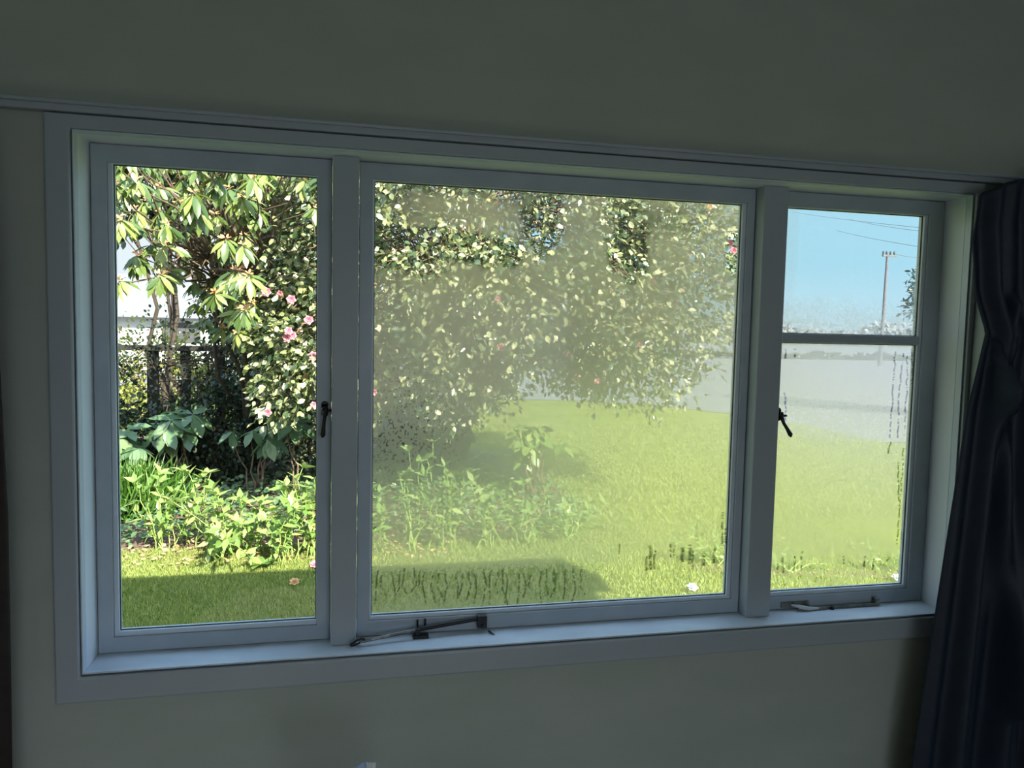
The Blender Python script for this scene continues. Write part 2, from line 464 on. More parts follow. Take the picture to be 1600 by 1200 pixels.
def fog_middle(x, z):
    f = .70 + (fbm(x, z, 7, 11)-.5)*.12
    clr = np.zeros_like(x)
    for a in ((640, 370, 85, 55, .2), (610, 330, 45, 50, .3), (720, 300, 150, 15, .6), (745, 388, 60, 26, .2),
              (798, 395, 26, 22, .2), (846, 350, 33, 52, .2), (984, 388, 36, 50, .2), (978, 330, 32, 24, .6),
              (1146, 395, 15, 36, .3), (865, 320, 20, 25, .5)):
        clr = np.maximum(clr, blob(x, z, a[0], a[1], a[2], a[3], soft=a[4], seed=3, rough=.7))
    refog = blob(x, z, 715, 328, 88, 26, soft=.45, ang=-.12, seed=9, rough=.6)
    refog = np.maximum(refog, blob(x, z, 660, 345, 30, 10, soft=.5, ang=-.6, seed=9))
    clr = clr*(1-.85*refog)
    part = .45*blob(x, z, 1060, 345, 60, 22, soft=.5) + .45*blob(x, z, 600, 450, 40, 90, soft=.6)*0.5
    f = f*(1-.93*clr)*(1-part)
    # lower edge: beads run together and the film thins out
    x0, zt = P2(800, 892); low = sm(zt+.05, zt-.02, z+(fbm(x, z, 18, 21)-.5)*.05)
    f = f*(1-.42*low)
    f = f*(1-.3*blob(x, z, 1095, 905, 90, 50, soft=.5))
    bd = noise2(x*1.6, z*.55, 160, 31)*.6+noise2(x, z, 330, 33)*.4
    dens = sm(zt+.03, zt-.01, z)*sm(P2(800, 950)[1], P2(800, 925)[1], z)
    dens = dens*sm(P2(960, 900)[0], P2(860, 900)[0], x)
    f = f*(1-.85*dens*(bd > .52))
    # small clear beads lower left
    dl = blob(x, z, 630, 655, 70, 75, soft=.6)
    b2 = noise2(x, z*.8, 300, 41)
    f = f*(1-.75*dl*(b2 > .74))
    g = np.random.default_rng(5)
    for i in range(30):
        px = 588+i*11+g.uniform(-4, 4); l = g.uniform(12, 40)
        f = f*(1-.9*streak(x, z, [(px, 898-g.uniform(0, 12)), (px+g.uniform(-5, 5), 915), (px+g.uniform(-6, 6), 908+l)], .0022, i+50))
    for px, a, b_, w in ((966, 850, 872, .003), (1010, 868, 892, .004), (1016, 850, 890, .006), (1022, 860, 890, .004), (1047, 848, 872, .004), (1053, 852, 868, .003),
                       (1066, 855, 880, .006), (1078, 850, 882, .006), (1082, 860, 888, .004), (1100, 860, 885, .006), (1128, 800, 850, .004), (1133, 825, 850, .004), (1116, 855, 880, .005)):
        f = f*(1-.9*streak(x, z, [(px+1, a), (px, b_)], w, px))
    # thin clear line along the left bead
    e = np.clip(1.3-np.abs(x-P2(586, 820)[0])/.005, 0, 1)*sm(P2(586, 890)[1], P2(586, 870)[1], z)*sm(P2(586, 745)[1], P2(586, 760)[1], z)
    f = f*(1-.8*e*(noise2(x*0, z, 90, 77) > .45))
    return np.clip(f, 0, .95)

def fog_right(x, z):
    up_ = z > .79
    zt = P2(1330, 470)[1]; zb = P2(1330, 518)[1]
    ft = .10 + .55*sm(zt+.03, zb, z+(fbm(x, z, 20, 61)-.5)*.05)*(.6+.8*(noise2(x, z, 170, 66) > .5)*.6)
    ft = np.maximum(ft, .72*sm(P2(1424, 430)[0], P2(1440, 430)[0], x+(fbm(x, z, 30, 63)-.5)*.03)*sm(P2(1430, 350)[1], P2(1430, 420)[1], z))
    ft = np.maximum(ft, .22*sm(P2(1260, 400)[0], P2(1236, 400)[0], x))
    fb = .80+(fbm(x, z, 8, 71)-.5)*.1
    low = sm(P2(1320, 862)[1], P2(1320, 885)[1], z+(fbm(x, z, 18, 73)-.5)*.04)
    bd = noise2(x*1.4, z*.6, 150, 75)
    fb = fb*(1-.35*low)*(1-.7*low*(bd > .62))
    S1 = [[(1399, 548), (1395, 610), (1391, 685)], [(1411, 552), (1405, 610), (1403, 685)], [(1418, 552), (1417, 600), (1413, 685)],
          [(1424, 545), (1426, 610), (1422, 690)], [(1429, 548), (1428, 620), (1426, 685)], [(1391, 690), (1388, 712)], [(1412, 700), (1407, 770), (1402, 850)],
          [(1403, 720), (1404, 790)], [(1227, 545), (1228, 560)], [(1226, 610), (1228, 660)], [(1242, 545), (1242, 558)],
          [(1253, 862), (1252, 892)], [(1242, 868), (1240, 890)], [(1222, 870), (1224, 895)], [(1215, 880), (1214, 896)], [(1318, 868), (1318, 882)],
          [(1352, 868), (1350, 890)], [(1366, 872), (1362, 890)]]
    for i, s in enumerate(S1):
        fb = fb*(1-.92*streak(x, z, s, .0034 if i < 5 else .0035, 200+i))
    cl = blob(x, z, 1410, 838, 14, 12, soft=.6, rough=1.0)
    fb = fb*(1-.6*cl)
    dr = (noise2(x, z*.8, 260, 91) > .76)*sm(P2(1320, 600)[1], P2(1320, 650)[1], z)*sm(P2(1320, 760)[1], P2(1320, 690)[1], z)
    fb = fb*(1-.3*dr)
    return np.clip(np.where(up_, ft, fb), 0, .95)

def pane(name, parent, x0, x1, z0, z1, fog=None, yf=.104, step=.0025):
    """a 4 mm sheet; the room side carries the condensation"""
    nx = int((x1-x0)/step)+1 if fog is not None else 1
    nz = int((z1-z0)/step)+1 if fog is not None else 1
    gx, gz = np.meshgrid(np.linspace(x0, x1, nx+1), np.linspace(z0, z1, nz+1), indexing='ij')
    V = np.stack([gx.ravel(), np.full(gx.size, yf), gz.ravel()], 1)
    i, j = np.meshgrid(np.arange(nx), np.arange(nz), indexing='ij')
    idx = lambda a, b: a*(nz+1)+b
    q = np.stack([idx(i, j), idx(i+1, j), idx(i+1, j+1), idx(i, j+1)], -1).reshape(-1, 4)
    n = len(V)
    back = np.array([[x0, yf+.004, z0], [x1, yf+.004, z0], [x1, yf+.004, z1], [x0, yf+.004, z1]])
    V = np.concatenate([V, back])
    bq = np.array([[n, n+3, n+2, n+1]])
    o = npmesh(name, V, [q, bq], [M['fog'] if fog is not None else M['glass'], M['glass']], parent,
               fmat=np.concatenate([np.zeros(len(q)), [1]]))
    if fog is not None:
        a = o.data.attributes.new('condensation', 'FLOAT', 'POINT')
        vals = np.zeros(len(V), dtype=np.float32)
        WET[0] = np.zeros(gx.size)
        vals[:n] = fog(gx.ravel(), gz.ravel())
        a.data.foreach_set('value', vals)
        a = o.data.attributes.new('water_run', 'FLOAT', 'POINT')
        vals[:n] = WET[0]
        a.data.foreach_set('value', vals)
    return o

def sash(label, ox0, ox1, gx0, gx1, gz0=.052, gz1=1.155, bar=None, fog=None, bead=(.010, .010, .010, .010)):
    s = tag(empty('sash', (ox0, D, 0), parent=win), label)
    bm = bmesh.new()
    bl, br, bb, bt = bead
    X0, X1, Z0, Z1 = gx0-bl, gx1+br, gz0-bb, gz1+bt
    mitred(bm, X0, X1, Z0, Z1, 0, D, D+.04, ws=(X0-ox0, ox1-X1, Z0-.0025, H-.0025-Z1))
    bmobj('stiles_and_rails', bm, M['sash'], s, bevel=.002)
    bm = bmesh.new(); mitred(bm, gx0, gx1, gz0, gz1, 0, D+.006, D+.03, ws=(bl, br, bb, bt))
    bmobj('glazing_bead', bm, M['white'], s, bevel=.003)
    zz = [(gz0, gz1)] if bar is None else [(gz0, bar[0]), (bar[1], gz1)]
    bm = bmesh.new()
    for a, b_ in zz: mitred(bm, gx0+.002, gx1-.002, a+.002, b_-.002, .002, .1005, .1035)
    bmobj('putty_line', bm, M['putty'], s)
    if bar: boxes('glazing_bar', [(gx0-.004, gx1+.004, D+.002, D+.032, bar[0], bar[1])], M['sash'], s, bevel=.004)
    for a, b_ in zz: pane('glass_pane', s, gx0-.002, gx1+.002, a-.002, b_+.002, fog)
    return s
sash('clear left casement', .002, .538, .047, .503, bead=(.011, .002, .012, .003))
sash('fogged middle sash', .604, 1.675, .640, 1.640, fog=fog_middle, bead=(.004, .012, .010, .003))
sash('streaked two pane right casement', 1.753, 2.2885, 1.779, 2.226, bar=(.777, .803), fog=fog_right, bead=(.003, .012, .012, .003))
# small chip of paint / water drop on the middle glass
p = at(600, 667, .1005)
Vd, Fd = tubes([np.array([[p[0], p[1], p[2]+.009], [p[0], p[1]-.001, p[2]+.004], [p[0]+.0006, p[1]-.001, p[2]-.004], [p[0], p[1], p[2]-.009]])], [[.0005, .0028, .0028, .0005]])
npmesh('paint_fleck', Vd, Fd, M['white'], win, smooth=True)

# catches
def catch(x, zt, zb, tilt, plate=True):
    e = tag(empty('window_catch', (x, D, zt), parent=win), 'dark iron catch')
    bm = bmesh.new()
    bmesh.ops.create_cone(bm, cap_ends=True, segments=20, radius1=.009, radius2=.008, depth=.006, matrix=Matrix.Translation((x, D-.003, zt-.012)) @ Matrix.Rotation(math.pi/2, 4, 'X'))
    bmesh.ops.create_cone(bm, cap_ends=True, segments=20, radius1=.009, radius2=.008, depth=.006, matrix=Matrix.Translation((x, D-.003, zt-.034)) @ Matrix.Rotation(math.pi/2, 4, 'X'))
    box(bm, x-.008, x+.008, D-.006, D, zt-.036, zt-.010)
    bmobj('plate', bm, M['iron'], e, bevel=.001)
    bm = bmesh.new()
    bmesh.ops.create_uvsphere(bm, u_segments=16, v_segments=10, radius=.0085, matrix=Matrix.Translation((x, D-.014, zt-.024)))
    bmobj('pivot', bm, M['iron'], e, smooth=True)
    P = np.array([[x+.004, D-.016, zt-.016], [x+.001, D-.02, zt-.03], [x+.2*tilt, D-.024, zt-.045], [x+.6*tilt, D-.027, zt-.062], [x+tilt, D-.028, zb+.006], [x+tilt*1.1, D-.026, zb]])
    V, Fc = tubes([P], [[.004, .006, .0045, .005, .0068, .003]], 10)
    npmesh('lever', V, Fc, M['iron'], e, smooth=True)
    V, Fc = tubes([np.array([[x, D-.012, zt-.024], [x+.010, D-.012, zt-.026], [x+.022, D-.010, zt-.026]])], [[.004, .004, .003]], 8)
    npmesh('tongue', V, Fc, M['iron'], e, smooth=True)
catch(.523, .612, .522, -.004)
catch(1.772, .596, .512, .026)

# stays
def stay_one():
    e = tag(empty('casement_stay', (.61, .03, .002), parent=win), 'tarnished stay resting diagonally on the sill')
    a = np.array([.612, .032, .012]); b = np.array([.762, .064, .022]); c = np.array([.93, .082, .034])
    V, Fc = tubes([np.array([a, a*.5+b*.5, b])], [[.0035, .004, .004]], 10)
    npmesh('rod', V, Fc, M['steel'], e, smooth=True)
    V, Fc = tubes([np.array([b-[.006, .001, 0], b, c*.5+b*.5, c])], [[.003, .0055, .0055, .0055]], 10)
    npmesh('outer_arm', V, Fc, M['iron'], e, smooth=True)
    bm = bmesh.new()
    box(bm, .745, .785, .050, .072, .0015, .009); box(bm, .752, .764, .054, .068, .009, .026)
    bmesh.ops.create_cone(bm, cap_ends=True, segments=12, radius1=.0025, radius2=.0025, depth=.03, matrix=Matrix.Translation((.758, .072, .030)))
    bmesh.ops.create_cone(bm, cap_ends=True, segments=12, radius1=.0025, radius2=.0025, depth=.03, matrix=Matrix.Translation((.778, .074, .030)))
    bmobj('peg_bracket', bm, M['iron'], e, bevel=.0006)
    bm = bmesh.new(); box(bm, .915, .94, .068, .087, .012, .044)
    bmesh.ops.create_uvsphere(bm, u_segments=12, v_segments=8, radius=.006, matrix=Matrix.Translation((.928, .066, .018)))
    bmobj('hinge_bracket', bm, M['iron'], e, bevel=.001)
    # hooked loop at the free end
    t = np.linspace(0, 2*math.pi, 16)
    P = np.stack([.606+.013*np.cos(t)+.010*np.sin(t), .032+.006*np.cos(t)-.003*np.sin(t), .0125+.009*np.sin(t)], 1)
    V, Fc = tubes([P], [np.full(16, .0028)], 8)
    npmesh('end_loop', V, Fc, M['iron'], e, smooth=True)
stay_one()
def stay_two():
    e = tag(empty('casement_stay', (1.86, .07, .002), parent=win), 'flat worn stay lying along the sill')
    boxes('arm', [(1.855, 2.118, .066, .072, .003, .010)], M['steel'], e, bevel=.001)
    boxes('end_plate', [(2.112, 2.126, .066, .085, .003, .024)], M['steel'], e, bevel=.001)
    V, Fc = tubes([np.array([[1.84, .082, .016], [1.86, .068, .014], [1.885, .064, .009], [1.92, .066, .0065]])], [[.002, .006, .006, .003]], 10)
    npmesh('hooked_end', V, Fc, M['paper'], e, smooth=True)
    bm = bmesh.new(); box(bm, 1.81, 1.90, .080, .0872, .008, .024)
    bmobj('hinge_bracket', bm, M['steel'], e, bevel=.001)
    bm = bmesh.new()
    bmesh.ops.create_cone(bm, cap_ends=True, segments=14, radius1=.007, radius2=.005, depth=.009, matrix=Matrix.Translation((1.965, .066, .006)))
    bmobj('peg', bm, M['iron'], e, bevel=.001)
stay_two()
# loose screw on the sill
V, Fc = tubes([np.array([[.944, .062, .006], [.949, .052, .0045], [.955, .040, .004]])], [[.0035, .0022, .001]], 8)
o = npmesh('loose_screw', V, Fc, M['iron'], smooth=True)
tag(o, 'tiny dark screw lying loose on the white sill', 'screw')

# ================================================================= CURTAINS
def curtain(name, label, side, mat, edge, xend, folds, ztop, ridges=(), y0=-.12):
    root = empty(name, (edge[-1][1], y0, FZ+.02))
    tag(root, label, 'curtain')
    nz, nx = 150, 170
    ez = np.array([e[0] for e in edge])[::-1]; ex = np.array([e[1] for e in edge])[::-1]
    zz = np.linspace(FZ+.02, ztop, nz)
    xe = np.interp(zz, ez, ex)
    u = np.linspace(0, 1, nx)
    X = xe[:, None]+(xend-xe[:, None])*u[None, :]
    Z = np.repeat(zz[:, None], nx, 1)
    # rounded shoulder where the heading droops
    if side > 0:
        cap = np.interp(X, [2.18, 2.2, 2.225, 2.27, 2.34, 2.45, 2.6], [1.12, 1.155, 1.188, 1.21, 1.230, 1.245, 1.25])
        Z = np.where(Z > .93, .93+(Z-.93)*(cap-.93)/(ztop-.93), Z)
    ph = folds*2*math.pi
    amp = .028*np.clip(u[None, :]*7, 0, 1)*(.35+.65*np.clip((ztop-Z)/.5, 0, 1))
    Y = y0 + amp*np.sin(ph*u[None, :]**.9+1.2*np.sin(Z*1.7)) + .012*np.sin(ph*2.3*u[None, :]+2.1+Z*2.2)
    for pts, w, h in ridges:
        q = np.array([[at(a, b, y0)[0], at(a, b, y0)[2]] for a, b in pts])
        dmin = np.full(X.shape, 9.)
        for k in range(len(q)-1):
            d = q[k+1]-q[k]; t = np.clip(((X-q[k, 0])*d[0]+(Z-q[k, 1])*d[1])/(d@d), 0, 1)
            dmin = np.minimum(dmin, np.hypot(X-q[k, 0]-t*d[0], Z-q[k, 1]-t*d[1]))
        Y = Y - h*np.exp(-(dmin/w)**2)
    V = np.stack([X, Y, Z], -1).reshape(-1, 3)
    i, j = np.meshgrid(np.arange(nz-1), np.arange(nx-1), indexing='ij')
    a = i*nx+j
    q = np.stack([a, a+1, a+nx+1, a+nx], -1).reshape(-1, 4)
    o = npmesh('drape', V, [q], mat, root, smooth=True)
    md = o.modifiers.new('solid', 'SOLIDIFY'); md.thickness = .002; md.offset = 0
    return root
edgeR = [(1.25, 2.19), (1.134, 2.180), (1.018, 2.190), (.93, 2.196), (.887, 2.212), (.815, 2.243), (.72, 2.226), (.608, 2.205), (.24, 2.173), (.045, 2.156), (-.387, 2.115), (-.93, 2.07)]
cr = curtain('curtain', 'dark navy satin curtain bunched beside the right casement', 1, M['navy'], edgeR, 3.05, 5.5, 1.25,
             ridges=[([(1552, 540), (1549, 566), (1560, 584), (1575, 576), (1586, 545), (1586, 470)], .011, .034),
                     ([(1555, 600), (1566, 700), (1566, 900), (1574, 1100)], .024, .045),
                     ([(1548, 560), (1554, 640)], .012, .02)])
# pale sheet added beside the casing, angled to catch window light
pts = [(1.12, 2.300), (.85, 2.300), (.7, 2.298), (.30, 2.298)]
V = []; 
for z, x in pts: V += [[x+.012, -.021, z], [x+.040, -.104, z]]
V = np.array(V); q = np.array([[0, 2, 3, 1], [2, 4, 5, 3], [4, 6, 7, 5]])
o = npmesh('added_strip', V, [q], M['added_strip'], cr, smooth=True)
md = o.modifiers.new('solid', 'SOLIDIFY'); md.thickness = .0015
# curtain rod the navy curtain hangs from, and its bracket
V, Fc = tubes([np.array([[2.42, -.12, 1.262], [3.0, -.12, 1.262], [3.2, -.12, 1.262]])], [[.009]*3], 12)
rod = npmesh('curtain_rod', V, Fc, M['iron'], smooth=True)
tag(rod, 'dark curtain rod end above the navy curtain', 'curtain rod')
boxes('bracket', [(2.9, 2.915, -.13, -.0, 1.262, 1.275)], M['iron'], rod)
edgeL = [(1.25, -.125), (.79, -.106), (.4, -.100), (-.144, -.108), (-.93, -.105)]
curtain('curtain', 'dark brown curtain whose edge just shows at the far left', -1, M['brown_c'], edgeL, -.75, 5, 1.20)
V, Fc = tubes([np.array([[-.9, -.12, 1.212], [-.5, -.12, 1.212], [-.16, -.12, 1.212]])], [[.009]*3], 12)

# paper pack on a low table under the window
tb = tag(empty('side_table', (.65, -.42, FZ)), 'low timber table under the window, below the view', 'table')
boxes('tabletop', [(.3, 1.0, -.62, -.2, -.50, -.475)], M['tablew'], tb, bevel=.004)
for a, b_ in ((.33, -.59), (.95, -.59), (.33, -.25), (.95, -.25)):
    boxes('leg', [(a, a+.035, b_, b_+.035, FZ, -.50)], M['tablew'], tb, bevel=.002)
c = at(572, 1191, -.40)
pk = tag(empty('paper_packet', (c[0], c[1], -.475)), 'white and pale blue packet tip poking up at the bottom edge', 'packet')
h = c[2]+.475
r2 = np.random.default_rng(3)
def crumple(x0, x1, yc, zt0, zt1, wd, seed):
    r = np.random.default_rng(seed); nx, nz = 14, 20
    V = []
    for s in (-1, 1):
        for i in range(nx+1):
            for j in range(nz+1):
                u = i/nx; v = j/nz
                zt = zt0+(zt1-zt0)*u
                V.append([x0+(x1-x0)*u+r.normal(0, .0006), yc+s*wd*(1-v)**.6*math.sin(math.pi*min(max(u, .02), .98))+r.normal(0, .0006), -.475+v*(zt+.475)])
    n = (nx+1)*(nz+1); q = []
    for i in range(nx):
        for j in range(nz):
            a = i*(nz+1)+j; q.append([a, a+nz+1, a+nz+2, a+1]); q.append([n+a, n+a+1, n+a+nz+2, n+a+nz+1])
    return np.array(V), [np.array(q)]
V, Fc = crumple(c[0]-.035, c[0]+.004, -.40, c[2]-.012, c[2]+.004, .03, 1)
npmesh('blue_flap', V, Fc, M['bluep'], pk)
V, Fc = crumple(c[0]+.001, c[0]+.018, -.405, c[2]+.003, c[2]+.001, .02, 2)
npmesh('white_flap', V, Fc, M['paper'], pk)

# ================================================================= OUTSIDE GROUND
V = np.array([[-120, YW+.02, GZ], [160, YW+.02, GZ], [400, 600, GZ], [-300, 600, GZ]])
lawn = struct(npmesh('ground', V, [np.array([[0, 1, 2, 3]])], M['lawn']))
g = [gr(560, 622), gr(850, 625), gr(1010, 632), gr(1150, 648), gr(1215, 680), gr(1330, 692), gr(1440, 692)]
g = [np.array([-12, 24, 0])] + g + [np.array([60, 9, 0])]
V = np.array([[p[0], p[1], GZ+.01] for p in g] + [[-60+390*i/(len(g)-1), 215, GZ+.01] for i in range(len(g))])
n = len(g)
struct(npmesh('driveway', V, [np.array([[i, i+1, n+i+1, n+i] for i in range(n-1)])], M['gravel']))
bed = [(-3.6, 5.6), (-1.5, 5.1), (-.4, 4.95), (.4, 4.8), (1.3, 5.2), (2.2, 5.3), (3.2, 6.3), (3.4, 8.5), (2.6, 11), (-1, 13), (-6, 13), (-6, 7)]
bm = bmesh.new(); f = bm.faces.new([bm.verts.new((a, b_, GZ+.008)) for a, b_ in bed]); bmesh.ops.triangulate(bm, faces=[f])
struct(bmobj('garden_bed', bm, M['mulch']))

# leaf templates: across x, along y, normal z
def tmpl(stations, fold=.25, droop=.15):
    V = [[0, 0, 0]]; Fq = []; Ft = []
    for t, w in stations:
        dz = -droop*t*t
        V += [[-w, t, dz+fold*w], [0, t, dz], [w, t, dz+fold*w]]
    V.append([0, 1, -droop]); n = len(stations)
    Ft += [[0, 2, 1], [0, 3, 2]]
    for k in range(n-1):
        a = 1+3*k
        Fq += [[a, a+1, a+4, a+3], [a+1, a+2, a+5, a+4]]
    a = 1+3*(n-1); e = 1+3*n
    Ft += [[a, a+1, e], [a+1, a+2, e]]
    return np.array(V, float), np.array(Ft), np.array(Fq).reshape(-1, 4)
T_small = tmpl([(.3, .42), (.65, .42)], .2, .1)
T_long = tmpl([(.18, .55), (.45, 1.0), (.75, .8)], .18, .35)     # unit half-width; scaled by W
T_small = (T_small[0]*np.array([1/.42, 1, 1]), T_small[1], T_small[2])
T_lance = tmpl([(.2, .7), (.42, 1.0), (.72, .5)], .3, .15)
T_blade = (np.array([[-1, 0, 0], [1, 0, 0], [.3, .6, -.05], [0, 1, -.2]], float), np.array([[0, 1, 2], [0, 2, 3]]), np.zeros((0, 4), int))

def unit(a): return a/(np.linalg.norm(a, axis=-1, keepdims=True)+1e-9)

def leaves(name, mat, parent, pos, dr, nm, L, Wd, T, mi=None):
    n = len(pos); dr = unit(dr); xa = unit(np.cross(dr, nm)); na = np.cross(xa, dr)
    tv, tt, tq = T
    L = np.broadcast_to(L, (n,)); Wd = np.broadcast_to(Wd, (n,))
    V = (pos[:, None, :] + xa[:, None, :]*(tv[None, :, 0:1]*Wd[:, None, None]) + dr[:, None, :]*(tv[None, :, 1:2]*L[:, None, None])
         + na[:, None, :]*(tv[None, :, 2:3]*L[:, None, None]))
    # z of fold is scaled by length: widths were unit, so tame it
    k = len(tv); off = (np.arange(n)*k)[:, None, None]
    faces = [(tt[None]+off).reshape(-1, 3)]
    if len(tq): faces.append((tq[None]+off).reshape(-1, 4))
    fm = None if mi is None else np.concatenate([np.repeat(mi, len(tt))]+([np.repeat(mi, len(tq))] if len(tq) else []))
    return npmesh(name, V.reshape(-1, 3), faces, mat, parent, smooth=False, fmat=fm)
# keep folds shallow (template half-width is 1 while z is in leaf lengths)
def T_make(st, fold, droop):
    v, t, q = tmpl([(a, 1.0*b_) for a, b_ in st], 0, droop)
    v[:, 2] += fold*np.abs(v[:, 0])
    return v, t, q
T_small = T_make([(.3, .95), (.65, .95)], .07, .08)
T_long = T_make([(.18, .55), (.45, 1.0), (.75, .8)], .04, .22)
T_lance = T_make([(.2, .7), (.42, 1.0), (.72, .5)], .05, .15)

def clump_leaves(centers, per, spread, r, Lr, out_c, upb=.35):
    """leaf frames around clump centres, pointing roughly outward from out_c"""
    c = np.repeat(centers, per, 0)
    off = r.normal(0, 1, (len(c), 3)); off = unit(off)*(r.random((len(c), 1))**.5)*spread
    pos = c+off
    out = unit(pos-out_c)
    dr = unit(out*.6+unit(off)*.6+r.normal(0, .5, pos.shape)+np.array([0, 0, -.25]))
    nm = unit(out*.5+np.array([0, 0, .55])+r.normal(0, .55, pos.shape))
    L = r.uniform(*Lr, len(pos))
    return pos, dr, nm, L

# ---------------------------------------------------------------- flowers
def flower(name, c, d, rad, mat, parent, r):
    c = np.asarray(c, float); d = unit(np.asarray(d, float)); n = 0
    a = unit(np.cross(d, [.2, .1, .97])); b_ = np.cross(d, a)
    pos, dr, nm, L, Wd = [], [], [], [], []
    for ring, (k, el, s) in enumerate(((6, .15, 1.0), (5, .55, .85), (4, 1.05, .6))):
        for i in range(k):
            t = 2*math.pi*(i+.5*ring)/k+r.uniform(-.15, .15)
            rad_dir = a*math.cos(t)+b_*math.sin(t)
            pos.append(c); dr.append(rad_dir*math.cos(el)+d*math.sin(el)); nm.append(d*math.cos(el)-rad_dir*math.sin(el)+.001)
            L.append(rad*s); Wd.append(rad*.42*s)
    return leaves(name, mat, parent, np.array(pos), np.array(dr), np.array(nm), np.array(L), np.array(Wd), T_small)

# ---------------------------------------------------------------- camellia
def camellia():
    r = np.random.default_rng(21)
    base = np.array([2.0, 8.0, GZ])
    root = tag(empty('camellia_tree', tuple(base)), 'large camellia with small glossy leaves and pink flowers, behind the middle window', 'tree')
    C = np.array([2.45, 7.3, 2.15]); R = np.array([3.05, 2.1, 2.5])
    P = []
    while len(P) < 1050:
        q = r.uniform(-1, 1, 3)
        rr = (abs(q[0])**3.2+abs(q[1])**2.4+abs(q[2])**2.6)
        if rr > 1 or rr < .12: continue
        if q[1] > .75: continue
        p = C+q*R
        if p[2] > 3.1: continue
        # thinner towards the right end
        if p[0] > 4.0 and r.random() < (p[0]-4.0)*.38: continue
        low = -.05+.30*math.sin(p[0]*2.3+.6)+.18*math.sin(p[0]*5.1)
        if p[0] < .5: low = -.1
        if p[2] < low: continue
        P.append(p)
    for k in range(60):
        P.append(at(r.uniform(408, 505), r.uniform(425, 640), r.uniform(5.7, 6.4)))
    P = np.array(P)
    stems, rad = [], []
    for k in range(5):
        tip = C+np.array([r.uniform(-.9, .7), r.uniform(-.5, .6), r.uniform(-.2, .8)])
        stems.append(wob(base+r.normal(0, .08, 3)*[1, 1, 0], tip, 9, .07)); rad.append(np.linspace(.04, .015, 9))
    V, Fc = tubes(stems, rad, 9); npmesh('trunk', V, Fc, M['bark'], root, smooth=True)
    tw, rd = [], []
    for p in P:
        s = stems[r.integers(5)][r.integers(4, 9)]
        if np.linalg.norm(p-s) > 2.2: s = p+unit(C-p)*.6
        tw.append(wob(s, p, 6, .04, -.05)); rd.append(np.linspace(.012, .004, 6))
    V, Fc = tubes(tw, rd, 5); npmesh('branches', V, Fc, M['twig'], root, smooth=True)
    pos, dr, nm, L = clump_leaves(P, 50, .28, r, (.06, .09), C)
    leaves('foliage', M['camellia'], root, pos, dr, nm, L, L*.30, T_small)
    fl = P[(P[:, 1] < 6.8)]
    idx = r.choice(len(fl), 44, replace=False)
    for i in idx:
        d = unit(np.array([CX, CY, CZ])-fl[i])+r.normal(0, .35, 3)
        flower('flower', fl[i]+unit(d)*.25, d, r.uniform(.032, .05), M['pink'] if r.random() < .75 else M['spent'], root, r)
    # the low spray of blossom seen through the left casement
    for px, py in ((449, 528), (456, 524), (489, 556), (455, 468), (482, 500), (416, 456), (1140, 380), (1146, 392), (782, 543)):
        p = at(px, py, 5.6 if px < 900 else 6.0)
        flower('flower', p, np.array([CX, CY, CZ])-p, .05, M['pink'], root, r)
camellia()

# ---------------------------------------------------------------- rhododendron
def whorl_leaves(c, axis, r, n, L0, droop, tilt=0.0):
    axis = unit(axis); a = unit(np.cross(axis, [.3, .9, .2])); b_ = np.cross(axis, a)
    pos, dr, nm, L = [], [], [], []
    for i in range(n):
        t = 2*math.pi*i/n+r.uniform(-.3, .3)
        rd = a*math.cos(t)+b_*math.sin(t)
        dd = unit(rd*1.0+axis*r.uniform(-.05, .35)+np.array([0, 0, -droop*r.uniform(.6, 1.3)]))
        pos.append(c+r.normal(0, .008, 3)); dr.append(dd)
        nm.append(unit(axis*.8+rd*.4+np.array([0, 0, .3])+r.normal(0, .2, 3))); L.append(L0*r.uniform(.75, 1.15))
    return pos, dr, nm, L

